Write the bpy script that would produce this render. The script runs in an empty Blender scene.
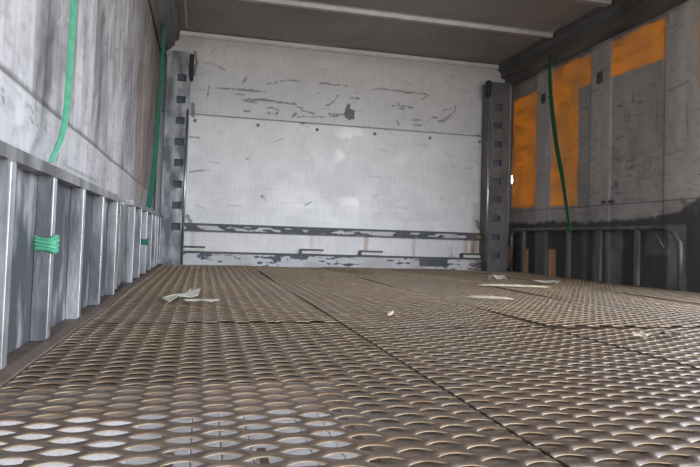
import bpy, bmesh, math, random
import numpy as np
from mathutils import Matrix, Vector
random.seed(7)
S = bpy.context.scene
COL = S.collection

# ------------------------------------------------------------------ camera
XL, XR, YE, YB, ZC = -0.31, 2.25, 4.138, -1.5, 1.55     # curtain planes, end wall, rear opening, roof
cam = bpy.data.objects.new('camera', bpy.data.cameras.new('camera'))
COL.objects.link(cam)
R = Matrix(((0.9704307, -0.03891252, -0.23822274),
            (-0.23940323, -0.02911661, -0.97048355),
            (0.03082773, 0.99881832, -0.03757144)))
cam.matrix_world = Matrix.Translation((0, 0, 0.19)) @ R.to_4x4()
cam.data.sensor_width = 36
cam.data.lens = 599.957 / 700 * 36
cam.data.shift_y = -16.5 / 700
cam.data.clip_start = 0.02
S.camera = cam

# ------------------------------------------------------------------ world, light, exposure
w = bpy.data.worlds.new('overcast_sky'); S.world = w; w.use_nodes = True
nt = w.node_tree; nt.nodes.clear()
tc = nt.nodes.new('ShaderNodeTexCoord'); sp = nt.nodes.new('ShaderNodeSeparateXYZ')
rp = nt.nodes.new('ShaderNodeValToRGB'); bg = nt.nodes.new('ShaderNodeBackground'); wo = nt.nodes.new('ShaderNodeOutputWorld')
mp = nt.nodes.new('ShaderNodeMath'); mp.operation = 'MULTIPLY_ADD'; mp.inputs[1].default_value = .5; mp.inputs[2].default_value = .5
nt.links.new(tc.outputs['Generated'], sp.inputs[0]); nt.links.new(sp.outputs['Z'], mp.inputs[0]); nt.links.new(mp.outputs[0], rp.inputs[0])
rp.color_ramp.elements[0].position = .485; rp.color_ramp.elements[0].color = (.46, .44, .41, 1)
rp.color_ramp.elements[1].position = .515; rp.color_ramp.elements[1].color = (.95, .99, 1.05, 1)
e = rp.color_ramp.elements.new(.8); e.color = (.80, .90, 1.08, 1)
nt.links.new(rp.outputs[0], bg.inputs[0]); bg.inputs[1].default_value = 3.6
nt.links.new(bg.outputs[0], wo.inputs[0])

def portal(name, loc, rot, sx, sy):
    l = bpy.data.lights.new(name, 'AREA'); l.shape = 'RECTANGLE'; l.size = sx; l.size_y = sy
    l.cycles.is_portal = True
    o = bpy.data.objects.new(name, l); COL.objects.link(o); o.location = loc; o.rotation_euler = rot
portal('rear_daylight', ((XL + XR) / 2, YB, .33), (math.radians(90), 0, 0), XR - XL, 2.45)
portal('side_daylight', (XR, (YB + 1.9) / 2, .33), (0, math.radians(90), 0), 2.45, 1.9 - YB)

S.view_settings.view_transform = 'Standard'; S.view_settings.look = 'None'
S.view_settings.gamma = 1; S.view_settings.use_curve_mapping = False
S.view_settings.exposure = 1.02

# ------------------------------------------------------------------ numeric noise for dirt maps
def vnoise(u, v, seed):
    rs = np.random.RandomState(seed); L = rs.rand(256, 256)
    iu = np.floor(u).astype(int); iv = np.floor(v).astype(int); fu = u - iu; fv = v - iv
    fu = fu * fu * (3 - 2 * fu); fv = fv * fv * (3 - 2 * fv)
    g = lambda a, b: L[a % 256, b % 256]
    return (g(iu, iv) * (1 - fu) + g(iu + 1, iv) * fu) * (1 - fv) + (g(iu, iv + 1) * (1 - fu) + g(iu + 1, iv + 1) * fu) * fv
def fbm(u, v, su, sv, seed, oc=4):
    t = 0; a = .5; n = 0
    for k in range(oc):
        t = t + a * vnoise(u * su * 2 ** k + 13.7 * k, v * sv * 2 ** k + 7.1 * k, seed + k); n += a; a *= .55
    return t / n
def sstep(a, b, x):
    t = np.clip((x - a) / (b - a), 0, 1); return t * t * (3 - 2 * t)
def box(u, v, u0, u1, v0, v1, s=.008):
    return sstep(u0 - s, u0 + s, u) * (1 - sstep(u1 - s, u1 + s, u)) * sstep(v0 - s, v0 + s, v) * (1 - sstep(v1 - s, v1 + s, v))
def stroke(m, u, v, pts, wd, soft, amt=1.0, jag=None):
    for (a, b), (c, d) in zip(pts[:-1], pts[1:]):
        dx, dy = c - a, d - b; L2 = dx * dx + dy * dy + 1e-9
        t = np.clip(((u - a) * dx + (v - b) * dy) / L2, 0, 1)
        dist = np.hypot(u - a - t * dx, v - b - t * dy)
        if jag is not None: dist = dist + jag
        np.maximum(m, amt * np.clip(1 - (dist - wd) / soft, 0, 1), out=m)
def inpoly(u, v, P):
    r = np.zeros(u.shape, bool); n = len(P)
    for i in range(n):
        (a, b), (c, d) = P[i], P[(i + 1) % n]
        if b == d: continue
        r ^= ((b > v) != (d > v)) & (u < (c - a) * (v - b) / (d - b) + a)
    return r.astype(float)

# ------------------------------------------------------------------ mesh helpers
def link(name, me, mat, parent=None, smooth=False):
    o = bpy.data.objects.new(name, me); COL.objects.link(o)
    for m in (mat if isinstance(mat, (list, tuple)) else [mat]): me.materials.append(m)
    if smooth: me.polygons.foreach_set('use_smooth', [True] * len(me.polygons))
    if parent: o.parent = parent
    return o
def bmo(name, bm, mat, parent=None, smooth=False):
    bmesh.ops.recalc_face_normals(bm, faces=bm.faces)
    me = bpy.data.meshes.new(name); bm.to_mesh(me); bm.free()
    return link(name, me, mat, parent, smooth)
def bx(bm, x0, x1, y0, y1, z0, z1, bev=0, mi=0):
    r = bmesh.ops.create_cube(bm, size=1)
    for v in r['verts']:
        v.co = Vector(((x0 + x1) / 2 + v.co.x * (x1 - x0), (y0 + y1) / 2 + v.co.y * (y1 - y0), (z0 + z1) / 2 + v.co.z * (z1 - z0)))
    fs = set(f for v in r['verts'] for f in v.link_faces)
    for f in fs: f.material_index = mi
    if bev:
        es = list(set(e for v in r['verts'] for e in v.link_edges))
        bmesh.ops.bevel(bm, geom=es, offset=bev, segments=2, affect='EDGES', profile=.5)
def extr(bm, prof, y0, y1, axis='y'):
    """extrude a closed (a,b) profile along an axis"""
    def P(a, b, t): return (a, t, b) if axis == 'y' else ((t, a, b) if axis == 'x' else (a, b, t))
    A = [bm.verts.new(P(a, b, y0)) for a, b in prof]; B = [bm.verts.new(P(a, b, y1)) for a, b in prof]
    n = len(prof)
    for i in range(n): bm.faces.new((A[i], A[(i + 1) % n], B[(i + 1) % n], B[i]))
    bm.faces.new(A[::-1]); bm.faces.new(B)
def tube(bm, pts, r, seg=10, flat=1.0):
    pts = [Vector(p) for p in pts]; rings = []
    up0 = Vector((0, 0, 1))
    for i, p in enumerate(pts):
        d = (pts[min(i + 1, len(pts) - 1)] - pts[max(i - 1, 0)]).normalized()
        up = up0 if abs(d.z) < .9 else Vector((1, 0, 0))
        a = d.cross(up).normalized()
        if i and a.dot(pa) < 0: a = -a
        b = d.cross(a).normalized(); pa = a
        if i and b.dot(pb) < 0: b = -b
        pb = b
        rings.append([bm.verts.new(p + a * math.cos(t) * r + b * math.sin(t) * r * flat) for t in [2 * math.pi * k / seg for k in range(seg)]])
    for q, s in zip(rings[:-1], rings[1:]):
        for k in range(seg): bm.faces.new((q[k], q[(k + 1) % seg], s[(k + 1) % seg], s[k]))
    bm.faces.new(rings[0]); bm.faces.new(rings[-1][::-1])
def ribbon(bm, pts, sides, th):
    """a strap: centre points, half-width vectors, thickness along the cross product"""
    pts = [Vector(p) for p in pts]; R_ = []
    for i, p in enumerate(pts):
        d = (pts[min(i + 1, len(pts) - 1)] - pts[max(i - 1, 0)]).normalized()
        s = Vector(sides[i] if isinstance(sides, list) else sides); n = d.cross(s).normalized() * th / 2
        R_.append([bm.verts.new(p + s + n), bm.verts.new(p - s + n), bm.verts.new(p - s - n), bm.verts.new(p + s - n)])
    for q, s in zip(R_[:-1], R_[1:]):
        for k in range(4): bm.faces.new((q[k], q[(k + 1) % 4], s[(k + 1) % 4], s[k]))
    bm.faces.new(R_[0]); bm.faces.new(R_[-1][::-1])
def spline(P, n=8):
    P = [Vector(p) for p in P]; out = []
    for i in range(len(P) - 1):
        a, b, c, d = P[max(i - 1, 0)], P[i], P[i + 1], P[min(i + 2, len(P) - 1)]
        for k in range(n):
            t = k / n
            out.append(.5 * ((2 * b) + (c - a) * t + (2 * a - 5 * b + 4 * c - d) * t * t + (3 * b - a - 3 * c + d) * t ** 3))
    out.append(P[-1]); return out
def grid(name, fn, u0, u1, v0, v1, step, masks, mat, disp=None, flip=False, parent=None):
    """a surface over (u,v) with float masks painted per vertex; fn(u,v,d) -> x,y,z arrays; given thickness by a solidify modifier"""
    nu = int(round((u1 - u0) / step)) + 1; nv = int(round((v1 - v0) / step)) + 1
    U, V = np.meshgrid(np.linspace(u0, u1, nu), np.linspace(v0, v1, nv), indexing='ij')
    M = masks(U, V); D_ = disp(U, V) if disp else np.zeros_like(U)
    X, Y, Z = fn(U, V, D_); co = np.stack([X, Y, Z], -1).reshape(-1, 3)
    idx = np.arange(nu * nv).reshape(nu, nv)
    q = np.stack([idx[:-1, :-1], idx[1:, :-1], idx[1:, 1:], idx[:-1, 1:]], -1)
    if 'hole' in M:
        k = M.pop('hole'); q = q[(k[:-1, :-1] < .5)]
    q = q.reshape(-1, 4)
    if flip: q = q[:, ::-1]
    me = bpy.data.meshes.new(name)
    me.vertices.add(len(co)); me.vertices.foreach_set('co', co.ravel())
    me.loops.add(q.size); me.loops.foreach_set('vertex_index', q.ravel().astype(np.int32))
    me.polygons.add(len(q)); me.polygons.foreach_set('loop_start', np.arange(0, q.size, 4, dtype=np.int32))
    me.update(calc_edges=True); me.validate()
    for k, m in M.items():
        at = me.attributes.new(k, 'FLOAT', 'POINT'); at.data.foreach_set('value', m.ravel().astype(np.float32))
    o = link(name, me, mat, parent, True)
    return o
def struct(o): o['kind'] = 'structure'; return o
def tag(o, label, cat, group=None):
    o['label'] = label; o['category'] = cat
    if group: o['group'] = group
    return o
def empty(name, loc, label, cat, group=None):
    o = bpy.data.objects.new(name, None); COL.objects.link(o); o.location = loc; o.empty_display_size = .05
    return tag(o, label, cat, group)
def under(o, root):
    o.parent = root; o.matrix_parent_inverse = Matrix.Translation(-root.location); return o

# ------------------------------------------------------------------ materials
class Mat:
    def __init__(s, name):
        s.m = bpy.data.materials.new(name); s.m.use_nodes = True; s.t = s.m.node_tree; s.t.nodes.clear()
        s.out = s.n('ShaderNodeOutputMaterial'); s.co = s.n('ShaderNodeTexCoord').outputs['Object']
    def n(s, k, **kw):
        x = s.t.nodes.new(k)
        for a, b in kw.items(): setattr(x, a, b)
        return x
    def l(s, a, b): s.t.links.new(a, b)
    def put(s, sock, v):
        if hasattr(v, 'is_output') or hasattr(v, 'links'): s.l(v, sock)
        elif isinstance(v, (tuple, list)): sock.default_value = tuple(v) + ((1,) if len(v) == 3 and len(sock.default_value) == 4 else ())
        else: sock.default_value = v
    def attr(s, k): return s.n('ShaderNodeAttribute', attribute_name=k).outputs['Fac']
    def noise(s, sc, det=4, stretch=(1, 1, 1), lo=0, hi=1, dist=0):
        m = s.n('ShaderNodeMapping'); s.l(s.co, m.inputs[0]); m.inputs['Scale'].default_value = stretch
        t = s.n('ShaderNodeTexNoise'); s.l(m.outputs[0], t.inputs[0]); t.inputs['Scale'].default_value = sc; t.inputs['Detail'].default_value = det; t.inputs['Distortion'].default_value = dist
        r = s.n('ShaderNodeMapRange'); s.l(t.outputs['Fac'], r.inputs[0]); r.inputs[1].default_value = lo; r.inputs[2].default_value = hi
        return r.outputs[0]
    def mix(s, f, a, b, mode='MIX'):
        x = s.n('ShaderNodeMix', data_type='RGBA', blend_type=mode)
        s.put(x.inputs[0], f); s.put(x.inputs[6], a); s.put(x.inputs[7], b); return x.outputs[2]
    def math(s, op, a, b=0.0, c=None, clamp=False):
        x = s.n('ShaderNodeMath', operation=op, use_clamp=clamp); s.put(x.inputs[0], a); s.put(x.inputs[1], b)
        if c is not None: s.put(x.inputs[2], c)
        return x.outputs[0]
    def bump(s, h, st=.3, d=.002):
        b = s.n('ShaderNodeBump'); s.l(h, b.inputs['Height']); b.inputs['Strength'].default_value = st; b.inputs['Distance'].default_value = d; return b.outputs[0]
    def bsdf(s, col, rough=.6, metal=0.0, normal=None, spec=.5):
        b = s.n('ShaderNodeBsdfPrincipled'); s.put(b.inputs['Base Color'], col); s.put(b.inputs['Roughness'], rough); s.put(b.inputs['Metallic'], metal)
        b.inputs['Specular IOR Level'].default_value = spec
        if normal is not None: s.l(normal, b.inputs['Normal'])
        return b.outputs[0]
    def done(s, sh): s.l(sh, s.out.inputs[0]); return s.m

def simple(name, c1, c2, sc=8, rough=.6, metal=0.0, bump=.2, stretch=(1, 1, 1), lo=.3, hi=.7, spec=.5):
    M = Mat(name); n = M.noise(sc, 6, stretch, lo, hi); f = M.noise(sc * 9, 3, stretch, .3, .7)
    c = M.mix(n, c1, c2); c = M.mix(M.math('MULTIPLY', f, .25), c, tuple(x * .55 for x in c1))
    return M.done(M.bsdf(c, rough, metal, M.bump(f, bump, .001), spec))

# back wall: painted aluminium with scuffs, dark scratches and rust runs
M = Mat('scuffed_white_aluminium')
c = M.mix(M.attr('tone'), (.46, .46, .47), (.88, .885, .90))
c = M.mix(M.math('MULTIPLY', M.noise(5, 6, (1, 1, .35), .45, .75), .16), c, (.42, .42, .43))
c = M.mix(M.math('MULTIPLY', M.noise(60, 3, (1, 1, .15), .45, .7), .15), c, (.36, .36, .37))
c = M.mix(M.attr('rust'), c, (.30, .17, .08))
c = M.mix(M.attr('bare'), c, (.055, .06, .075))
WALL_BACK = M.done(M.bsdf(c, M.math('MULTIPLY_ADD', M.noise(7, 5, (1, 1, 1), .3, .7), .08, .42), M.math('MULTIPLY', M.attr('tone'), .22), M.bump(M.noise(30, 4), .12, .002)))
# chipped rails
M = Mat('chipped_rail_paint')
c = M.mix(M.attr('chip'), (.060, .066, .085), (.62, .63, .65))
c = M.mix(M.attr('rust'), c, (.20, .12, .06))
RAIL = M.done(M.bsdf(c, .5, 0.0, M.bump(M.attr('chip'), .4, .001)))
# curtains
def curtain(name, orange, fac_dirty, fac_clean, light, dark, extra, bright):
    M = Mat(name)
    c = M.mix(M.attr('tone'), dark, light)
    c = M.mix(M.math('MULTIPLY', M.noise(9, 6, (1, 1, .3), .45, .8), .5), c, extra)
    c = M.mix(M.math('MULTIPLY', M.noise(45, 4, (1, .35, 1), .52, .75), .35), c, tuple(x * .45 for x in dark))
    c = M.mix(M.attr('stain'), c, (.012, .012, .014))
    c = M.mix(M.attr('scuff'), c, (.62, .62, .64))
    cl = M.attr('clean')
    c = M.mix(cl, c, bright)
    cl2 = M.math('MULTIPLY', cl, M.noise(11, 7, (1, .45, 1.6), .0, .52))
    d = M.bsdf(c, .55, 0, M.bump(M.noise(6, 5), .25, .01), .35)
    t = M.n('ShaderNodeBsdfTranslucent'); M.put(t.inputs[0], orange)
    fac = M.math('MULTIPLY_ADD', cl2, fac_clean - fac_dirty, fac_dirty)
    fac = M.math('MULTIPLY', fac, M.math('SUBTRACT', 1.0, M.attr('stain')))
    x = M.n('ShaderNodeMixShader'); M.l(fac, x.inputs[0]); M.l(d, x.inputs[1]); M.l(t.outputs[0], x.inputs[2])
    return M.done(x.outputs[0])
CURT_R = curtain('dirty_orange_curtain', (.97, .53, .075), .004, .215, (.64, .61, .57), (.24, .22, .21), (.27, .25, .23), (.55, .27, .06))
CURT_L = curtain('grey_stained_curtain', (.95, .40, .05), .001, .02, (.62, .62, .645), (.15, .14, .155), (.33, .31, .325), (.30, .20, .125))
DECK = simple('pale_aluminium_deck', (.62, .63, .66), (.80, .80, .82), 10, .45, .2)
PLATE = simple('brown_backing_plate', (.30, .23, .18), (.38, .30, .235), 10, .55, .2, .3)
RUSTD = simple('brown_rusty_steel', (.10, .075, .06), (.16, .12, .095), 14, .6, .2, .4)
ROOFM = simple('dull_grey_roof_sheet', (.25, .235, .22), (.34, .325, .305), 3, .55, .1, .1)
BOWM = simple('pale_roof_bow', (.42, .41, .40), (.55, .54, .52), 12, .45, .3)
TRIMW = simple('cream_trim', (.66, .64, .60), (.80, .78, .75), 12, .5, .1)
CANT = simple('dirty_cant_rail', (.075, .074, .070), (.20, .195, .185), 9, .5, .25, .2, (1, .3, 1))
POSTL = simple('weathered_steel_post', (.13, .15, .17), (.46, .48, .51), 16, .5, .3, .25, (1, 1, .4), .4, .65)
POSTR = simple('grey_steel_post', (.11, .11, .115), (.20, .20, .205), 12, .5, .2, .25, (1, 1, .4))
SLOT = simple('dark_slot', (.06, .08, .10), (.11, .14, .18), 12, .7)
PIPEM = simple('bright_worn_pipe', (.55, .56, .58), (.75, .76, .78), 20, .3, .9, .1)
GATEA = simple('scratched_aluminium', (.13, .135, .145), (.44, .445, .46), 14, .40, .5, .35, (1, 1, .3), .35, .65)
GATEE = simple('polished_aluminium_edge', (.50, .51, .54), (.85, .86, .88), 16, .3, .8, .1)
GATER = simple('grimy_gate_steel', (.10, .10, .10), (.26, .25, .24), 16, .5, .35, .3, (1, 1, .3))
RUBBER = simple('black_rubber', (.02, .02, .022), (.04, .04, .042), 20, .7)
STRAP = simple('green_webbing', (.06, .32, .19), (.12, .46, .29), 60, .75, 0, .4)
STRAPT = simple('dull_teal_webbing', (.02, .13, .09), (.04, .20, .14), 60, .8, 0, .4)
STRAPD = simple('dark_green_webbing', (.015, .13, .045), (.03, .20, .07), 60, .8, 0, .4)
LIME = simple('lime_webbing', (.45, .62, .12), (.62, .78, .22), 60, .7)
PAPER = simple('dirty_paper', (.52, .49, .40), (.66, .63, .54), 40, .8)
WOOD = simple('pale_wood', (.42, .34, .24), (.58, .50, .38), 40, .7, 0, .3, (1, .2, 1))
BOLTM = simple('dull_bolt', (.20, .21, .23), (.32, .33, .35), 40, .45, .6)
HOOKM = simple('dark_hook_steel', (.05, .05, .055), (.12, .12, .12), 30, .45, .7)

# mesh floor: brown steel with worn bright edges
M = Mat('rusty_mesh_steel')
c = M.mix(M.noise(3.2, 5, (1, 1, 1), .35, .65), (.155, .110, .080), (.215, .158, .116))
c = M.mix(M.math('MULTIPLY', M.noise(5, 4, (1, 2, 1), .52, .72), .5), c, (.20, .11, .065))
c = M.mix(M.math('MULTIPLY', M.noise(120, 3, (1, 1, 1), .45, .7), .5), c, (.075, .06, .05))
MESH = M.done(M.bsdf(c, .42, .25, M.bump(M.noise(150, 3), .25, .001), .6))
M = Mat('worn_mesh_edge')
c = M.mix(M.noise(40, 3, (1, 1, 1), .35, .6), (.24, .14, .07), (.46, .35, .22))
c = M.mix(M.math('MULTIPLY', M.noise(2.5, 4, (1, 1, 1), .45, .65), .6), c, (.30, .26, .21))
MESHE = M.done(M.bsdf(c, .40, .35, None, .6))

# ------------------------------------------------------------------ back wall
STROKES = [([(0.243, 1.124), (0.29, 1.131)], 0.0046), ([(0.297, 1.122), (0.358, 1.136), (0.448, 1.133)], 0.0095), ([(0.448, 1.133), (0.49, 1.126), (0.602, 1.125)], 0.0046), ([(0.409, 1.081), (0.436, 1.087), (0.478, 1.073)], 0.0061), ([(0.41, 1.053), (0.424, 1.04)], 0.0057), ([(0.437, 1.044), (0.451, 1.042)], 0.0057), ([(0.465, 1.041), (0.478, 1.059)], 0.0057), ([(0.246, 1.048), (0.286, 1.05)], 0.0061), ([(0.61, 1.102), (0.652, 1.101)], 0.0042), ([(0.639, 1.086), (0.689, 1.076), (0.739, 1.066)], 0.0038), ([(0.584, 1.036), (0.604, 1.058)], 0.0095), ([(0.619, 1.038), (0.662, 1.04)], 0.003), ([(0.676, 1.042), (0.811, 1.05)], 0.0027), ([(0.84, 1.074), (0.956, 1.078)], 0.0061), ([(0.847, 1.056), (0.898, 1.064)], 0.0076), ([(0.809, 1.128), (0.837, 1.138)], 0.0053), ([(0.837, 1.138), (0.873, 1.169), (0.9, 1.215)], 0.003), ([(0.533, 1.288), (0.625, 1.286)], 0.0023), ([(0.403, 1.248), (0.533, 1.288)], 0.0019), ([(0.214, 1.189), (0.391, 1.191)], 0.0023), ([(0.767, 1.289), (0.811, 1.29), (0.847, 1.287)], 0.0049), ([(0.847, 1.287), (0.986, 1.287)], 0.0027), ([(0.755, 1.221), (0.766, 1.22)], 0.0049), ([(0.635, 0.994), (0.67, 0.994)], 0.0068), ([(0.996, 1.202), (1.055, 1.203)], 0.0049), ([(1.15, 1.273), (1.195, 1.288), (1.362, 1.285), (1.557, 1.28)], 0.0023), ([(1.393, 1.277), (1.463, 1.279)], 0.0046), ([(1.557, 1.28), (1.58, 1.275)], 0.0091), ([(1.573, 1.267), (1.527, 1.233)], 0.0027), ([(1.35, 1.188), (1.358, 1.174), (1.412, 1.175)], 0.0053), ([(1.358, 1.154), (1.405, 1.156)], 0.0057), ([(1.435, 1.173), (1.466, 1.168)], 0.0053), ([(1.346, 1.063), (1.358, 1.035)], 0.0061), ([(1.453, 1.08), (1.546, 1.086)], 0.003), ([(1.485, 1.044), (1.532, 1.044)], 0.0023), ([(1.624, 1.111), (1.656, 1.109)], 0.0049), ([(1.665, 1.08), (1.751, 1.132), (1.798, 1.173), (1.797, 1.211)], 0.0034), ([(1.673, 1.073), (1.759, 1.118)], 0.003), ([(1.304, 1.173), (1.32, 1.173)], 0.0046), ([(1.71, 1.174), (1.773, 1.194)], 0.0027), ([(1.956, 0.999), (2.005, 1.0)], 0.0076), ([(0.006, 1.204), (0.005, 1.163), (-0.003, 1.108)], 0.003), ([(0.232, 1.239), (0.251, 1.275)], 0.0042), ([(0.047, 1.187), (0.093, 1.188)], 0.0023), ([(0.188, 1.159), (0.255, 1.158)], 0.0027), ([(0.093, 1.188), (0.349, 1.201)], 0.0019), ([(-0.094, 1.419), (-0.081, 1.352), (-0.094, 1.263)], 0.0114), ([(-0.093, 1.066), (-0.09, 0.985)], 0.0152), ([(0.25, 1.116), (0.332, 1.109)], 0.0034), ([(-0.039, 1.357), (0.047, 1.345), (0.108, 1.317)], 0.0019), ([(-0.102, 0.313), (-0.075, 0.274)], 0.0152), ([(-0.116, 0.842), (-0.045, 0.84)], 0.003), ([(-0.094, 0.608), (0.003, 0.627)], 0.0027), ([(1.995, 0.353), (2.01, 0.308)], 0.0228), ([(0.265, 0.711), (0.298, 0.727)], 0.003), ([(0.69, 0.421), (0.731, 0.444)], 0.0034), ([(0.389, 0.47), (0.418, 0.437)], 0.0038)]
PATCH = [(0.948, 1.09), (0.958, 1.126), (0.975, 1.16), (0.99, 1.158), (0.991, 1.122), (1.028, 1.118), (1.023, 1.052), (0.986, 1.042), (0.956, 1.062)]
ZS = .998
def m_back(u, v):
    n = fbm(u, v, 3, 3, 11); n2 = fbm(u, v, 14, 22, 31); n3 = fbm(u, v, 5, 60, 51)
    lower = (v < ZS)
    tone = .52 + .24 * (n - .5) + .22 * (n2 - .5)
    tone = np.where(lower, tone + .16, tone - .02)
    tone -= .05 * box(u, v, -.3, .9, .3, .80, .12) * sstep(.45, .65, fbm(u, v, 5, 7, 71))          # grey smears lower left
    tone -= .10 * box(u, v, 1.15, 2.1, .3, .85, .15) * sstep(.4, .7, fbm(u, v, 4, 8, 91))
    sw = sstep(.47, .56, fbm(u, v, 4, 4.5, 202)) * box(u, v, .92, 1.36, .45, .96, .07)                # wiped patch; the opening's reflected highlight is painted into the tone
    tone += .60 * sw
    tone += .12 * sstep(.5, .75, n3) * (v < .5)
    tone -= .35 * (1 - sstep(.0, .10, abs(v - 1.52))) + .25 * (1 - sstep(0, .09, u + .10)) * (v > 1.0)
    tone = np.clip(tone, 0, 1)
    b = np.zeros_like(u); jag = (fbm(u, v, 90, 90, 5, 2) - .5) * .014
    for pts, wd in STROKES: stroke(b, u, v, pts, wd * .6, .0045, .68, jag)
    b = np.maximum(b, .85 * inpoly(u + jag * .7, v + jag * .7, PATCH))
    rs = random.Random(3)
    for k in range(70):                                                                              # fine random scuffs
        a = rs.uniform(-.1, 2.0); z = rs.uniform(.32, 1.45); t = rs.gauss(0, .35); L = rs.uniform(.01, .10)
        stroke(b, u, v, [(a, z), (a + L * math.cos(t), z + L * math.sin(t))], .0012, .004, rs.uniform(.12, .42))
    sp_ = sstep(.70, .78, vnoise(u * 130, v * 130, 8)) * sstep(.55, .7, fbm(u, v, 4, 4, 400)) * (v > .9)
    b = np.maximum(b, .35 * sp_ * (u < .3))
    b = np.maximum(b, .75 * (abs(v - ZS) < .004))
    rust = np.zeros_like(u)
    for x, wd, a in ((.742, .035, .30), (1.14, .035, .7), (1.58, .045, 1.0), (1.50, .025, .6), (1.80, .06, .8), (1.95, .10, 1.0), (-.06, .05, .35), (.33, .04, .12)):
        rust = np.maximum(rust, a * (1 - sstep(0, wd, abs(u - x + .01 * (n2 - .5)))) * (v < .22) * sstep(.25, .6, fbm(u, v, 20, 3, 77)))
    rust = np.maximum(rust, .35 * (1 - sstep(0, .05, abs(u - 1.98))) * (v < .5))
    rust = np.maximum(rust, .10 * (v < .22))
    return dict(tone=tone, bare=np.clip(b, 0, 1), rust=rust)
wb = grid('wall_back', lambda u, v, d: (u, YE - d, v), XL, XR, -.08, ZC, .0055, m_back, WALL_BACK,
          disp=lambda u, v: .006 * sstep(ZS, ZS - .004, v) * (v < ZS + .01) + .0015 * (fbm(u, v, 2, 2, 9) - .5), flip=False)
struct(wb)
sm = wb.modifiers.new('thickness', 'SOLIDIFY'); sm.thickness = .03; sm.offset = -1
for k, x in enumerate((-.075, .344, .757, 1.179, 1.602, 2.0)):
    bm = bmesh.new(); bmesh.ops.create_uvsphere(bm, u_segments=12, v_segments=6, radius=.012)
    for v in bm.verts: v.co = Vector((x + v.co.x, YE - .007 + v.co.y * .5, .955 + v.co.z))
    bmo('bolt', bm, BOLTM, wb, True)

def chip_rail(name, x0, x1, y0, y1, z0, z1, thr, seed, white_top=False, patch=None):
    n = 0
    def mk(u, v):
        h = (v - z0) / (z1 - z0)
        f = fbm(u, v, 16, 60, seed); g = fbm(u, v, 4, 6, seed + 9)
        if white_top: c = sstep(thr, thr + .05, f + .55 * (g - .5) + .22 * (.62 - h)) * (h < .86)
        else: c = sstep(thr, thr + .04, f + .5 * (g - .5)) * sstep(.10, .25, h) * (1 - sstep(.62, .8, h))
        if patch: c = c * (1 - box(u, v, *patch, .004))
        r = .25 * sstep(.5, .7, g) + .5 * (1 - sstep(0, .10, abs(u - x1 + .05)))
        return dict(chip=np.clip(c, 0, 1), rust=np.clip(r, 0, 1))
    nu = int((x1 - x0) / .005); nv = max(6, int((z1 - z0) / .004))
    # box: front face gridded, top and bottom returns, closed ends
    prof = [(y1, z0)] + [(y0, z0 + (z1 - z0) * k / nv) for k in range(nv + 1)] + [(y1, z1)]
    us = np.linspace(x0, x1, nu + 1); V = []; F = []
    for u in us:
        for (y, z) in prof: V.append((u, y, z))
    m = len(prof)
    for i in range(nu):
        for j in range(m): F.append((i * m + j, i * m + (j + 1) % m, (i + 1) * m + (j + 1) % m, (i + 1) * m + j))
    F.append(tuple(range(m))[::-1]); F.append(tuple(nu * m + j for j in range(m)))
    me = bpy.data.meshes.new(name); me.from_pydata(V, [], F); me.update()
    A = np.array(V); mm = mk(A[:, 0], A[:, 2])
    for k, a in mm.items():
        at = me.attributes.new(k, 'FLOAT', 'POINT'); at.data.foreach_set('value', a.astype(np.float32))
    o = link(name, me, RAIL); bm = bmesh.new(); bm.from_mesh(me); bmesh.ops.recalc_face_normals(bm, faces=bm.faces); bm.to_mesh(me); bm.free()
    return o
struct(chip_rail('trim_1', -.118, 2.02, YE - .035, YE + .001, .214, .268, .50, 21))
struct(chip_rail('trim_2', -.118, 2.02, YE - .045, YE + .001, -.02, .082, .36, 45, True, (1.53, 1.75, .012, .069)))
for x0, x1, lab in ((-.115, .016, 'small chipped steel bracket on the lower ledge beside the left corner post'),
                    (.672, .815, 'small cream chipped bracket on the lower ledge, second from the left post'),
                    (1.097, 1.245, 'small chipped bracket on the lower ledge right of the wall centre'),
                    (1.87, 2.01, 'rust-stained bracket on the lower ledge beside the right corner post')):
    t = empty('ledge_bracket', ((x0 + x1) / 2, YE - .025, .082), lab, 'bracket', 'brackets on the lower ledge')
    bm = bmesh.new(); bx(bm, x0, x1, YE - .045, YE - .003, .084, .104, .002)
    under(bmo('bracket_body', bm, TRIMW), t)
    bm = bmesh.new(); bx(bm, x0 - .008, x1 + .008, YE - .05, YE - .003, .104, .116, .002); bx(bm, x0 - .012, x0, YE - .05, YE - .003, .084, .104)
    under(bmo('bracket_cap', bm, HOOKM), t)
# top trim at the roof
bm = bmesh.new(); extr(bm, [(YE + .001, 1.515), (YE - .018, 1.515), (YE - .03, 1.524), (YE - .03, 1.545), (YE + .001, 1.545)], -.20, 2.165, 'x')
struct(bmo('trim_3', bm, TRIMW))

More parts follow.
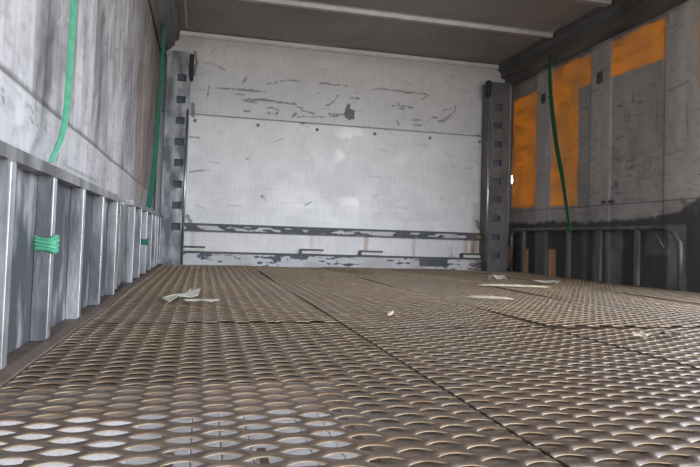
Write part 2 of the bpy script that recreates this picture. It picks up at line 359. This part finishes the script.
# ------------------------------------------------------------------ right curtain wall (x = 2.25): u = y, v = z
OR = [(3.745, 4.09, .46, 1.275, 1.0), (3.28, 3.555, .445, 1.375, 1.0), (3.15, 3.29, 1.178, 1.37, 1.0), (2.555, 2.955, 1.16, 1.375, 1.0), (2.0, 2.335, .95, 1.38, .55),
      (4.10, 4.13, .02, .175, .8), (3.83, 3.905, -.05, .165, .75), (3.49, 3.565, -.05, .165, .65)]
STR = [(3.555, 3.74), (2.955, 3.15), (2.18, 2.555)]
def m_right(u, v):
    n = fbm(u, v, 3, 3, 101); n2 = fbm(u, v, 18, 9, 131); n3 = fbm(u, v, 5, 40, 151)
    e = .03 * (fbm(u, v, 9, 9, 161) - .5)
    tone = .36 + .5 * (n - .5) + .4 * (n2 - .5)
    for a, b in STR: tone += .24 * box(u, v, a, b, .43, 2, .006)
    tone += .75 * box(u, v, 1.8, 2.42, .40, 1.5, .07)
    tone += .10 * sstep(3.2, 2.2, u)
    tone += .14 * box(u, v, 2.6, 3.72, .34, .44, .01) * (fbm(u, v, 20, 20, 171) > .42)
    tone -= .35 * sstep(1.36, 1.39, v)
    tone -= .18 * box(u, v, 2.57, 2.95, .60, .72, .05) * sstep(.4, .6, n3)
    clean = np.zeros_like(u)
    for a, b, c, d, k in OR:
        slope = .0
        m = k * box(u + e, v + e * 1.2, a, b, c, d, .009)
        clean = np.maximum(clean, m)
    clean *= .72 + .5 * (fbm(u, v, 10, 5, 181) - .3)
    st = np.zeros_like(u)
    g = .345 + .05 * (fbm(u, v * 0, 9, 1, 191) - .5) + .10 * sstep(2.5, 2.3, u)
    st = np.maximum(st, .80 * (1 - sstep(-.012, .012, v - g)))
    for a, b, c in ((2.85, 2.99, .50), (2.50, 2.68, .30), (2.40, 2.52, .55), (3.03, 3.10, .35), (3.16, 3.22, .3), (3.60, 3.74, .35), (3.92, 4.0, .2)):
        lo = .16 if a == 2.50 else -1
        st -= c * box(u + e, v, a, b, lo, g.min() - .02, .012) * (.6 + .8 * (n2 - .2))
    for a, b, c, d, k in OR[5:]: st *= 1 - .9 * box(u, v, a, b, c, d, .008)
    rs = random.Random(5)
    for k in range(110):
        a = rs.uniform(2.1, 4.1); z = rs.uniform(.40, 1.35); t = rs.gauss(0, .25) if rs.random() < .7 else 1.5; L = rs.uniform(.01, .14)
        stroke(st, u, v, [(a, z), (a + L * math.cos(t), z + L * math.sin(t))], .0015, .005, rs.uniform(.2, .6))
    st = np.maximum(st, .75 * box(u, v, 1.8, 4.2, .432, .438, .003))                       # lap line
    for y, z in ((3.66, 1.20), (3.06, 1.19)): st = np.maximum(st, .85 * box(u, v, y - .03, y + .03, z - .035, z + .035, .006))
    stroke(st, u, v, [(2.83, .60), (2.83, .665), (2.785, .665), (2.785, .625), (2.83, .625)], .003, .006, .33, .008 * (n2 - .5)); stroke(st, u, v, [(2.84, .585), (2.79, .585)], .003, .006, .28)
    stroke(st, u, v, [(2.70, .56), (2.70, .655), (2.65, .65), (2.66, .61), (2.70, .605), (2.65, .59), (2.655, .56), (2.70, .56)], .003, .006, .33, .008 * (n2 - .5))
    for y in (2.93, 2.99): stroke(st, u, v, [(y, .45), (y + .03, .45)], .008, .005, .85)
    stroke(st, u, v, [(2.94, .53), (2.90, .535), (2.92, .56)], .008, .010, .5, .02 * (n2 - .5))
    stroke(st, u, v, [(2.42, .34), (2.38, .40), (2.43, .43)], .008, .010, .5, .02 * (n2 - .5)); stroke(st, u, v, [(2.6, .345), (2.4, .36)], .012, .01, .8)
    edge = sstep(3.98, 4.09, u) * .35 * (1 - clean); st = np.maximum(st, edge)
    hole = (((u - 4.092) / .013) ** 2 + ((v - .676 - .6 * (u - 4.092)) / .034) ** 2 < 1).astype(float)
    return dict(tone=np.clip(tone, 0, 1), clean=np.clip(clean, 0, 1), stain=np.clip(st, 0, 1), scuff=.12 * sstep(.5, .8, fbm(u, v, 50, 14, 211)) * (v > .36) * (1 - clean), hole=hole)
def d_curt(u, v):
    return .006 * np.sin(u * 9) * sstep(0, .3, v) + .004 * (fbm(u, v, 4, 1, 7) - .5) + .005 * sum(box(u, v, a, b, -1, 2, .006) for a, b in STR)
wr = struct(grid('wall_right', lambda u, v, d: (XR - d, u, v), 1.9, YE, -.08, 1.46, .0065, m_right, CURT_R, disp=d_curt))
sm = wr.modifiers.new('thickness', 'SOLIDIFY'); sm.thickness = .002; sm.offset = 1

# ------------------------------------------------------------------ left curtain wall
BL = [(-2, 1.19, .80), (1.19, 1.36, .42), (1.36, 1.55, .52), (1.55, 1.77, .85), (1.77, 2.08, .45), (2.08, 2.26, .62), (2.26, 2.42, .72), (2.42, 2.80, .42), (2.80, 3.05, .40), (3.05, 3.35, .55), (3.35, 4.2, .30)]
def m_left(u, v):
    n = fbm(u, v, 3, 2, 301); n2 = fbm(u, v, 30, 5, 331)
    tone = np.zeros_like(u)
    for a, b, t in BL: tone += t * box(u, v, a, b, -1, 3, .012)
    tone += .7 * (n - .5) + 1.0 * (n2 - .5) + .9 * (fbm(u - v * .6, v, 12, 9, 345) - .5) - .10 * sstep(2.2, 2.6, u)
    tone = np.where(v < .437, .25 + .55 * tone + .22, tone)
    tone = tone - .25 * (v < .30)
    st = np.zeros_like(u); sc = np.zeros_like(u); rs = random.Random(9)
    for k in range(150):
        a = rs.uniform(.7, 2.6); z = rs.uniform(.12, 1.1); t = rs.gauss(.7, .5); L = rs.uniform(.01, .07)
        (stroke)(sc if rs.random() < .55 else st, u, v, [(a, z), (a + L * math.cos(t), z + L * math.sin(t))], .001, .005, rs.uniform(.15, .5))
    for k in range(8):
        a = rs.uniform(1.0, 1.30); z = rs.uniform(.39, .42); L = rs.uniform(.01, .03)
        stroke(st, u, v, [(a, z), (a + L, z - L * .3)], .001, .003, .6)
    st = np.maximum(st, .72 * box(u, v, -2, 4.2, .433, .4415, .003))
    st = np.maximum(st, .5 * box(u, v, 1.5, 1.9, .335, .341, .003))
    sc = np.maximum(sc, .55 * box(u, v, 1.55, 1.575, .44, 1.5, .006)); sc = np.maximum(sc, .4 * box(u, v, 1.165, 1.19, .44, 1.5, .006))
    sc = np.maximum(sc, .75 * sstep(.52, .60, fbm(u, v, 22, 9, 361)) * box(u, v, .93, 1.04, .0, .27, .02))
    clean = 1.0 * box(u, v, 2.95, 3.35, .32, 1.40, .10) * sstep(.25, .6, fbm(u, v, 8, 1.5, 371)) + .55 * box(u, v, 3.35, 4.0, .4, 1.4, .15)
    st = np.maximum(st, .35 * sstep(3.9, 4.1, u))
    return dict(tone=np.clip(tone, 0, 1), clean=np.clip(clean * .6, 0, 1), stain=np.clip(st, 0, 1), scuff=np.clip(sc, 0, 1))
wl = struct(grid('wall_left', lambda u, v, d: (XL + d, u, v), YB, YE, -.08, 1.46, .006, m_left, CURT_L,
                 disp=lambda u, v: .002 * np.sin(u * 8) + .002 * (fbm(u, v, 5, 1, 17) - .5), flip=True))
sm = wl.modifiers.new('thickness', 'SOLIDIFY'); sm.thickness = .002; sm.offset = 1

# ------------------------------------------------------------------ roof, cant rails, bows
bm = bmesh.new(); bx(bm, XL - .05, XR + .05, YB, YE + .03, ZC, ZC + .03)
def rivet(x, y):
    r = bmesh.ops.create_uvsphere(bm, u_segments=8, v_segments=4, radius=.0065)
    for v in r['verts']: v.co = Vector((x + v.co.x, y + v.co.y, ZC + v.co.z * .6))
    for f in set(f for v in r['verts'] for f in v.link_faces): f.material_index = 1
for k in range(14): rivet(-.15, 3.55 + .038 * k)
for k in range(10): rivet(2.09, 3.25 + .03 * k)
for k in range(12): rivet(.62 + .02 * k, YE - .045)
struct(bmo('ceiling', bm, [ROOFM, TRIMW]))
bm = bmesh.new(); extr(bm, [(XL - .03, ZC), (XL - .03, 1.37), (XL + .012, 1.355), (XL + .03, 1.37), (XL + .03, 1.40), (-.225, 1.45), (-.225, 1.475), (-.20, 1.49), (-.19, ZC)], YB, YE - .002)
struct(bmo('trim_4', bm, CANT))
bm = bmesh.new(); extr(bm, [(XR + .03, ZC), (XR + .03, 1.41), (XR - .015, 1.395), (2.205, 1.41), (2.20, 1.445), (2.165, 1.455), (2.165, 1.49), (2.15, 1.50), (2.135, 1.512), (2.13, ZC)], YB, YE - .002)
struct(bmo('trim_5', bm, CANT))
for i, (y, wd) in enumerate(((3.40, .040), (2.84, .055), (2.28, .04), (1.7, .04), (1.1, .04), (.5, .04), (-.1, .04), (-.7, .04), (-1.3, .04))):
    bm = bmesh.new(); h = .026
    extr(bm, [(y - wd / 2 - .012, ZC), (y - wd / 2 - .012, ZC - .003), (y - wd / 2, ZC - .003), (y - wd / 2 + .004, ZC - h), (y + wd / 2 - .004, ZC - h), (y + wd / 2, ZC - .003), (y + wd / 2 + .012, ZC - .003), (y + wd / 2 + .012, ZC)], -.19, 2.13, 'x')
    struct(bmo('trim_%d' % (6 + i), bm, BOWM if i != 1 else ROOFM))

# ------------------------------------------------------------------ lower deck and cross members under the mesh
bm = bmesh.new(); x = XL                                     # lower level of the trailer, seen through the mesh
while x < XR:
    bx(bm, x, min(x + .145, XR), YB, YE, -.94, -.90, .004); x += .150
bx(bm, XL, XR, YB, YE, -.98, -.945, mi=1)
struct(bmo('floor', bm, [DECK, RUSTD]))
bm = bmesh.new(); bx(bm, XL - .03, XL, YB, YE, -.94, -.081); struct(bmo('wall_left_lower', bm, DECK))
bm = bmesh.new(); bx(bm, XL, XR, YE, YE + .03, -.94, -.081); struct(bmo('wall_back_lower', bm, DECK))
bm = bmesh.new()                                             # backing plates directly under the mesh
bx(bm, .2, XR, YB, 1.27, -.05, -.0112)
bx(bm, XL, .1999, .8401, 1.27, -.05, -.0112)
bx(bm, XL, XR, 1.2701, YE - .001, -.05, -.0145)
for y in (-1.2, -.4, .2, .62): bx(bm, XL, .1999, y - .012, y + .012, -.10, -.05)
for x in (-.20, -.03, .09): bx(bm, x - .006, x + .006, YB, .84, -.13, -.10)
struct(bmo('floor_plate', bm, PLATE))
bm = bmesh.new()
for x0, x1 in ((.205, .345), (.775, .845), (1.26, 1.33), (1.745, 1.815)): bx(bm, x0, x1, YB, YE - .01, -.075, -.0505)
for y in (1.32, 1.78, 2.55, 3.2, 3.8): bx(bm, XL + .07, XR - .03, y - .03, y + .03, -.10, -.076)
struct(bmo('trim_20', bm, RUSTD))
bm = bmesh.new(); extr(bm, [(XL + .012, -.015), (-.234, -.015), (-.238, -.004), (-.2525, .001), (XL + .012, .001)], YB, YE - .06)
struct(bmo('baseboard_left', bm, RUSTD))

# ------------------------------------------------------------------ expanded metal sheets
def mesh_sheet(name, x0, x1, y0, y1, nx, sw=.032, seed=0, tilt=0.0, wob=.003, open_=.25):
    a = (x1 - x0) / nx; ny = int((y1 - y0) / sw); sw = (y1 - y0) / ny
    q, p = a * .69, a * .31
    hl, hw = a * .54, sw * open_
    K = 12
    # outer hexagon samples and inner lens samples, matched by index
    ang = [2 * math.pi * k / K for k in range(K)]
    outer = [(q, 0), ((q + p) / 2, sw / 4), (p, sw / 2), (p / 3, sw / 2), (-p / 3, sw / 2), (-p, sw / 2), (-(q + p) / 2, sw / 4 ), (-q, 0), (-(q + p) / 2, -sw / 4), (-p, -sw / 2), (-p / 3, -sw / 2), (p / 3, -sw / 2), (p, -sw / 2), ((q + p) / 2, -sw / 4)]
    K = len(outer)
    def lens(t): return hw * max(0, 1 - abs(t) ** 1.7)
    inner = []
    for (ox, oy) in outer:
        ix = max(-1, min(1, ox / q)); sx = math.copysign(abs(ix) ** .85, ix)
        inner.append((hl * sx, (1 if oy > 0 else -1 if oy < 0 else 0) * lens(sx)))
    outer = np.array(outer); inner = np.array(inner)
    th = .0012; rise = .0006
    I, J = np.meshgrid(np.arange(-1, nx + 1), np.arange(-1, ny + 1), indexing='ij')
    cx = x0 + a * (I + .5); cy = y0 + sw * (J + .5 + .5 * (I % 2)); C = np.stack([cx.ravel(), cy.ravel()], -1)
    rs = np.random.RandomState(seed)
    C = C + rs.normal(0, .0004, C.shape)
    n = len(C)
    O = C[:, None, :] + outer[None]; N_ = C[:, None, :] + inner[None]
    zo = np.zeros((n, K)); zi = np.where(inner[None, :, 1] > 0, rise, np.where(inner[None, :, 1] < 0, -rise * .9, 0)) * (np.abs(inner[None, :, 1]) / hw) + np.zeros((n, 1))
    zi = zi * (1 + rs.normal(0, .12, (n, 1)))
    def base(x, y):
        return -.007 + wob * np.sin(y * 4.3 + seed * 1.7) * .6 + wob * np.sin(x * 7 + y * 2 + seed) * .4 + tilt * np.clip((y1 - y) / (y1 - y0), 0, 1) ** 6
    def clampxy(P):
        P = P.copy(); P[..., 0] = np.clip(P[..., 0], x0 + .002, x1 - .002); P[..., 1] = np.clip(P[..., 1], y0, y1); return P
    O = clampxy(O); N_ = clampxy(N_)
    T = np.concatenate([O, (zo + base(O[..., 0], O[..., 1]))[..., None]], -1)
    U = np.concatenate([N_, (zi + base(N_[..., 0], N_[..., 1]))[..., None]], -1)
    L = U.copy(); L[..., 2] -= th; B = T.copy(); B[..., 2] -= th
    V = np.stack([T, U, L, B], 1)                     # n,4,K,3
    base_i = (np.arange(n) * 4 * K)[:, None]
    k = np.arange(K); k2 = (k + 1) % K; F = []; mi = []
    for r in range(3):
        f = np.stack([r * K + k, r * K + k2, (r + 1) * K + k2, (r + 1) * K + k], -1)
        F.append((base_i[:, :, None] + f[None]).reshape(-1, 4)); mi.append(np.full(n * K, 1 if r == 1 else 0))
    F = np.concatenate(F); mi = np.concatenate(mi); co = V.reshape(-1, 3)
    # drop faces with no extent (cells clipped away by the sheet edge)
    P = co[F]; d1 = P[:, 2] - P[:, 0]; d2 = P[:, 3] - P[:, 1]; ar = np.linalg.norm(np.cross(d1, d2), axis=1)
    keep = ar > 1e-8; F = F[keep]; mi = mi[keep]
    used, inv = np.unique(F, return_inverse=True); co = co[used]; F = inv.reshape(-1, 4)
    me = bpy.data.meshes.new(name)
    me.vertices.add(len(co)); me.vertices.foreach_set('co', co.ravel())
    me.loops.add(F.size); me.loops.foreach_set('vertex_index', F.ravel().astype(np.int32))
    me.polygons.add(len(F)); me.polygons.foreach_set('loop_start', np.arange(0, F.size, 4, dtype=np.int32))
    me.update(calc_edges=True)
    o = link(name, me, [MESH, MESHE])
    me.polygons.foreach_set('material_index', mi.astype(np.int32))
    return o
XS = [(-.236, .324, 16), (.3255, .8095, 14), (.8125, 1.2965, 14), (1.2985, 1.7825, 14), (1.7845, 2.235, 13)]
LBN = ['rusty expanded metal floor sheet in the foreground beside the left gate, pale deck showing through', 'rusty expanded metal floor sheet, second from the left gate, nearest the camera',
       'pale brown expanded metal floor sheet in the right foreground, third from the left gate', 'rusty expanded metal floor sheet, fourth from the left gate, front row', 'rusty expanded metal floor sheet along the open right side, front row']
LBF = ['dusty brown expanded metal floor sheet, rear row, against the left gate', 'brown expanded metal floor sheet, rear row, second from the left gate', 'brown expanded metal floor sheet, rear row, middle of the end wall',
       'brown expanded metal floor sheet, rear row, second from the right gate', 'dim brown expanded metal floor sheet lying along the foot of the right gate']
YSEAM = [1.395, 1.30, 1.28, 1.31, 1.30]
for i, (a, b, n) in enumerate(XS):
    g = 'expanded metal sheets covering the deck'
    tag(mesh_sheet('mesh_floor_sheet', a, b, YB + .02, YSEAM[i] - .004, n, seed=i, wob=.0010, open_=(.25, .19, .17, .17, .17)[i]), LBN[i], 'floor sheet', g)
    tag(mesh_sheet('mesh_floor_sheet', a, b, YSEAM[i] + .002, YE - .055, n, seed=i + 10, tilt=.003, wob=.004, open_=.17), LBF[i], 'floor sheet', g)

# ------------------------------------------------------------------ corner posts with slots
def corner_post(x0, x1, ztop, slots, sx0, sx1, mat, pipex, label, pz=None):
    root = empty('corner_post', ((x0 + x1) / 2, YE - .07, 0), label, 'post')
    yf = YE - .125; sh = .046
    bm = bmesh.new(); zs = [-.008] + [z for s in sorted(slots) for z in (s - sh / 2, s + sh / 2)] + [ztop]
    bx(bm, x0, sx0, yf, yf + .006, zs[0], ztop); bx(bm, sx1, x1, yf, yf + .006, zs[0], ztop)
    for k in range(0, len(zs), 2): bx(bm, sx0, sx1, yf, yf + .006, zs[k], zs[k + 1])
    bx(bm, x0, x0 + .006, yf + .006, YE - .012, zs[0], ztop); bx(bm, x1 - .006, x1, yf + .006, YE - .012, zs[0], ztop); bx(bm, x0 + .006, x1 - .006, yf + .006, YE - .012, ztop - .006, ztop)
    for xx in (sx0 - .012, sx1 + .012): bx(bm, xx - .002, xx + .002, yf - .003, yf, .01, ztop - .01)
    under(bmo('post_channel', bm, mat), root)
    bm = bmesh.new(); bx(bm, x0 + .007, x1 - .007, yf + .022, yf + .028, 0, ztop - .01); under(bmo('slot_backing', bm, SLOT), root)
    bm = bmesh.new(); tube(bm, [(pipex, yf - .006, -.003), (pipex, yf - .006, pz or ztop - .01)], .0075, 10); under(bmo('edge_pipe', bm, PIPEM, None, True), root)
    return root
pl = corner_post(-.262, -.115, 1.378, [1.205, 1.062, .925, .788, .652, .512, .376, .24], -.195, -.138, POSTL, -.120, 'weathered grey slotted corner post left of the end wall', 1.0)
pr = corner_post(2.015, 2.185, 1.385, [1.20, 1.062, .925, .787, .650, .514, .376, .24, .105], 2.055, 2.118, POSTR, 2.014, 'dark grey slotted corner post right of the end wall', 1.10)
bm = bmesh.new(); bx(bm, 1.985, 2.02, YE - .15, YE - .10, 1.27, 1.39, .012); under(bmo('rubber_pad', bm, RUBBER), pr)
bm = bmesh.new(); bx(bm, -.125, -.095, YE - .13, YE - .06, 1.20, 1.37, .010); under(bmo('rubber_pad', bm, RUBBER), pl)

# ------------------------------------------------------------------ left gates
def left_gate(y0, y1, ups, label, zt=.305, fade=True):
    X = -.2527; root = empty('side_gate', (X - .01, (y0 + y1) / 2, -.0), label, 'gate', 'aluminium side gates')
    bm = bmesh.new()
    r = .05; pts = [(X - .013, y0, .01)] if False else []
    n = 6
    # rail with a rounded far corner turning down into the end upright
    path = [(y0, zt - .012)] + [(y1 - r + r * math.sin(t), zt - .012 - r + r * math.cos(t)) for t in [math.pi / 2 * k / n for k in range(n + 1)]] + [(y1, .014)]
    wd = .019
    prev = None
    for (y, z), (yy, zz) in zip(path[:-1], path[1:]): pass
    ring = []
    for i, (y, z) in enumerate(path):
        a = path[max(i - 1, 0)]; b = path[min(i + 1, len(path) - 1)]; d = Vector((0, b[0] - a[0], b[1] - a[1])).normalized(); nrm = Vector((0, -d.z, d.y)) * wd
        c = Vector((X - .013, y, z)); h = Vector((.013, 0, 0))
        ring.append([bm.verts.new(c + nrm * .5 + h), bm.verts.new(c - nrm * .5 + h), bm.verts.new(c - nrm * .5 - h), bm.verts.new(c + nrm * .5 - h)])
    for q_, s_ in zip(ring[:-1], ring[1:]):
        for k in range(4): bm.faces.new((q_[k], q_[(k + 1) % 4], s_[(k + 1) % 4], s_[k]))
    bm.faces.new(ring[0]); bm.faces.new(ring[-1][::-1])
    under(bmo('frame_rail', bm, GATEA), root)
    for (a, b) in ups:
        bm = bmesh.new()
        a = b - .034
        extr(bm, [(X, a), (X, b - .004), (X - .002, b), (X - .023, b), (X - .023, a)], .002, zt - .0215, 'z')
        o = under(bmo('upright', bm, GATEA), root)
        bm = bmesh.new(); bx(bm, X - .0005, X + .0012, b - .026, b - .004, .004, zt - .024, .0005)
        e_ = bmo('worn_edge', bm, GATEE, o)
    bm = bmesh.new(); bx(bm, X - .030, X - .024, y0 + .005, y1 - .012, .002, zt - .02)
    under(bmo('backing_sheet', bm, GATEB), root)
    return root
GATEB = simple('smudged_grey_sheet', (.075, .08, .095), (.50, .51, .54), 15, .5, .2, .2, (1, 1, .35), .50, .70)
g1 = left_gate(-.15, 2.0, [(.02, .09), (.27, .34), (.52, .59), (.80, .915), (1.055, 1.155), (1.325, 1.425), (1.56, 1.69), (1.87, 1.955)], 'scratched aluminium side gate in the left foreground with broad uprights', .305)
g2 = left_gate(2.375, 3.985, [(2.39, 2.44), (2.61, 2.70), (2.90, 2.98), (3.20, 3.27), (3.45, 3.52), (3.66, 3.72), (3.86, 3.92)], 'shorter aluminium side gate farther back on the left, beside the left corner post', .315)
t = empty('gate_post', (-.28, 2.19, 0), 'plain grey aluminium post between the two left side gates', 'post')
bm = bmesh.new(); bx(bm, -.300, -.262, 2.10, 2.165, .012, .285, .004); bx(bm, -.300, -.270, 2.235, 2.31, .012, .30, .004); under(bmo('post_tube', bm, GATEA), t)
bm = bmesh.new(); bx(bm, -.302, -.296, 2.05, 2.33, .012, .22, .002); under(bmo('fixing_plate', bm, GATEB), t)

# ------------------------------------------------------------------ right gate
root = empty('side_gate', (2.2, 3.2, 0), 'grimy round-cornered tube gate standing against the stained right curtain', 'gate')
X = 2.2; rc = .115; zt = .296; path = [(X, 2.385, -.002), (X, 2.385, zt - rc)]
path += [(X, 2.385 + rc - rc * math.cos(t_), zt - rc + rc * math.sin(t_)) for t_ in [math.pi / 2 * k / 8 for k in range(1, 9)]]
path += [(X, y, zt) for y in (2.8, 3.2, 3.6, 3.85)]
path += [(X, 3.922 + .06 * math.sin(t_), zt - .06 + .06 * math.cos(t_)) for t_ in [math.pi / 2 * k / 6 for k in range(0, 7)]] + [(X, 3.982, -.002)]
bm = bmesh.new(); tube(bm, path, .0135, 12); under(bmo('frame_tube', bm, GATER, None, True), root)
for y in (3.81, 3.533, 3.273, 2.977, 2.672):
    bm = bmesh.new(); extr(bm, [(X - .012, y - .014), (X - .012, y + .014), (X - .004, y + .014), (X - .004, y + .004), (X + .012, y + .004), (X + .012, y - .004), (X - .004, y - .004), (X - .004, y - .014)], -.002, zt - .010, 'z')
    under(bmo('upright', bm, GATER), root)
bm = bmesh.new(); tube(bm, [(X, 2.56, zt - .01), (X, 2.49, zt - .10)], .006, 8); under(bmo('brace', bm, GATER, None, True), root)

# ------------------------------------------------------------------ straps
def strap(name, pts, hw, mat, label, knots=(), th=.0025, along='y'):
    loc = Vector(pts[-1]); root = empty(name, loc, label, 'strap', None)
    P = spline(pts, 8); n = len(P)
    sides = [(Vector((hw * .15, hw * (.45 + .55 * math.sin(math.pi * min(1, .12 + i / n))), 0)) if along == 'y' else Vector((hw * (.6 + .4 * i / n), hw * .5, 0))) for i in range(n)]
    bm = bmesh.new(); ribbon(bm, P, sides, th); under(bmo('webbing', bm, mat, None), root)
    for (kx, ky, kz, ax, ay, az) in knots:
        bm = bmesh.new()
        N2 = 22
        N2 = 28; prof = [(-1.25, -.004), (-1.25, .000), (-.95, .002), (-.62, .0005), (-.35, .0025), (0, .0008), (.35, .0028), (.65, .0008), (1.0, .002), (1.25, -.001), (1.25, -.004)]
        se = lambda q: math.copysign(abs(q) ** .55, q)
        rings = []                                  # turns of webbing wrapped round the bar, closed sleeve
        for k in range(N2):
            t_ = 2 * math.pi * k / N2
            rings.append([bm.verts.new((kx + (ax + o_) * se(math.cos(t_)), ky + (ay + o_) * se(math.sin(t_)), kz + zq * az + .003 * math.sin(2 * t_ + zq))) for zq, o_ in prof])
        for k in range(N2):
            A_, B_ = rings[k], rings[(k + 1) % N2]
            for m_ in range(len(prof)): bm.faces.new((A_[m_], A_[(m_ + 1) % len(prof)], B_[(m_ + 1) % len(prof)], B_[m_]))
        under(bmo('wrapped_end', bm, mat), root)
    return root
strap('ratchet_strap', [(-.262, 1.31, 1.40), (-.268, 1.30, .95), (-.268, 1.29, .654), (-.268, 1.285, .551), (-.268, 1.272, .428), (-.268, 1.244, .373), (-.268, 1.205, .34), (-.268, 1.17, .312)], .0135, STRAP,
      'bright green strap hanging on the near left curtain and tied to the foreground gate', [(-.262, 1.138, .166, .017, .0215, .011)])
strap('ratchet_strap', [(-.262, 3.64, 1.43), (-.262, 3.58, 1.07), (-.262, 3.48, .82), (-.262, 3.38, .587), (-.264, 3.18, .36), (-.266, 3.13, .318)], .014, STRAPT,
      'dull teal strap hanging beside the left corner post down to the rear gate', [(-.262, 2.963, .150, .017, .0225, .012)], along='x')
strap('ratchet_strap', [(2.185, 3.50, 1.42), (2.185, 3.488, 1.213), (2.188, 3.42, .872), (2.188, 3.335, .606), (2.18, 3.255, .34), (2.178, 3.25, .31)], .030, STRAPD,
      'dark green strap hanging in front of the orange curtain down to the right gate', [(2.2, 3.25, .296, .020, .020, .012)])
for (x, y, z, lab) in ((-.262, 3.64, 1.42, 'dark steel strap hook clipped under the left roof rail'), (2.185, 3.50, 1.41, 'dark steel strap hook clipped under the right roof rail')):
    bm = bmesh.new(); pts = [(x, y, z + .03), (x, y, z - .02)] + [(x, y + .018 - .018 * math.cos(t_), z - .02 - .018 * math.sin(t_)) for t_ in [math.pi * k / 6 for k in range(1, 7)]]
    tube(bm, pts, .005, 8)
    tag(bmo('strap_hook', bm, HOOKM, None, True), lab, 'hook')
# ------------------------------------------------------------------ litter on the mesh
def scrap(name, outline, z, mat, label, cat, bend=.006, th=.0012):
    bm = bmesh.new(); cx = sum(p[0] for p in outline) / len(outline); cy = sum(p[1] for p in outline) / len(outline)
    zz = lambda i: z + bend * (.5 + .5 * math.sin(i * 2.3))
    A = [bm.verts.new((x, y, zz(i))) for i, (x, y) in enumerate(outline)]; c0 = bm.verts.new((cx, cy, z + bend * .8))
    B = [bm.verts.new((x, y, zz(i) - th)) for i, (x, y) in enumerate(outline)]; c1 = bm.verts.new((cx, cy, z + bend * .8 - th)); n = len(A)
    for i in range(n):
        j = (i + 1) % n; bm.faces.new((A[i], A[j], c0)); bm.faces.new((B[j], B[i], c1)); bm.faces.new((A[j], A[i], B[i], B[j]))
    return tag(bmo(name, bm, mat), label, cat)
def rot(cx, cy, L, W_, ang, jag):
    r = random.Random(int(cx * 1000)); pts = []
    for k in range(12):
        t_ = 2 * math.pi * k / 12; a = L * math.cos(t_) * (1 + r.uniform(-jag, jag)); b = W_ * math.sin(t_) * (1 + r.uniform(-jag, jag))
        pts.append((cx + a * math.cos(ang) - b * math.sin(ang), cy + a * math.sin(ang) + b * math.cos(ang)))
    return pts
scrap('paper_scrap', [(-.105, 1.80), (-.075, 1.85), (-.055, 1.86), (-.035, 1.98), (-.030, 2.10), (-.018, 1.99), (.002, 2.06), (-.005, 1.90), (-.025, 1.84), (-.06, 1.80), (-.082, 1.74)], .002, PAPER, 'crumpled pale scrap of torn paper on the mesh toward the left gate', 'paper', .012)
scrap('paper_scrap', rot(.010, 1.76, .044, .020, .02, .25), .003, PAPER, 'small narrow strip of paper lying right of the crumpled scrap', 'paper', .006)
def splinter(name, a, b, w_, h_, mat, label, cat):
    bm = bmesh.new(); a = Vector(a); b = Vector(b); d = (b - a).normalized(); s = d.cross(Vector((0, 0, 1))).normalized()
    R_ = []
    for t_, k in ((0, .15), (.12, .8), (.5, 1.0), (.85, .85), (1, .25)):
        p = a.lerp(b, t_); R_.append([bm.verts.new(p + s * w_ * k), bm.verts.new(p - s * w_ * k * .8), bm.verts.new(p - s * w_ * k * .6 + Vector((0, 0, h_ * k))), bm.verts.new(p + s * w_ * k * .7 + Vector((0, 0, h_ * k)))])
    for q_, s_ in zip(R_[:-1], R_[1:]):
        for k in range(4): bm.faces.new((q_[k], q_[(k + 1) % 4], s_[(k + 1) % 4], s_[k]))
    bm.faces.new(R_[0]); bm.faces.new(R_[-1][::-1]); return tag(bmo(name, bm, mat), label, cat)
splinter('wood_splinter', (.82, 3.70, .004), (.99, 3.15, .004), .012, .008, WOOD, 'long thin wood splinter lying near the middle foot of the end wall', 'splinter')
splinter('wood_splinter', (.90, 1.95, .002), (1.05, 1.88, .002), .013, .008, WOOD, 'pale wood splinter lying on the mesh right of centre', 'splinter')
splinter('wood_splinter', (.465, 1.46, .001), (.50, 1.53, .001), .007, .006, WOOD, 'tiny pale wood chip on the mesh near the middle sheet joint', 'splinter')
splinter('wood_splinter', (1.54, 2.42, .002), (1.22, 2.50, .002), .014, .008, WOOD, 'flat pale wood strip on the mesh toward the right gate', 'splinter')
scrap('paper_scrap', rot(1.49, 2.86, .045, .05, .6, .35), .003, PAPER, 'curled paper scrap on the mesh in front of the right corner post', 'paper', .03)
scrap('paper_scrap', rot(1.70, 2.72, .07, .05, .2, .3), .003, PAPER, 'torn paper scrap on the mesh near the foot of the right gate', 'paper', .012)
scrap('rust_flake', rot(1.02, 1.13, .035, .02, .1, .4), .001, RUSTD, 'curled brown rust flake on the mesh at the right edge of the picture', 'flake', .008)
scrap('rust_flake', rot(.93, 1.12, .022, .015, .4, .4), .001, WOOD, 'small tan flake on the mesh left of the brown rust flake', 'flake', .006)
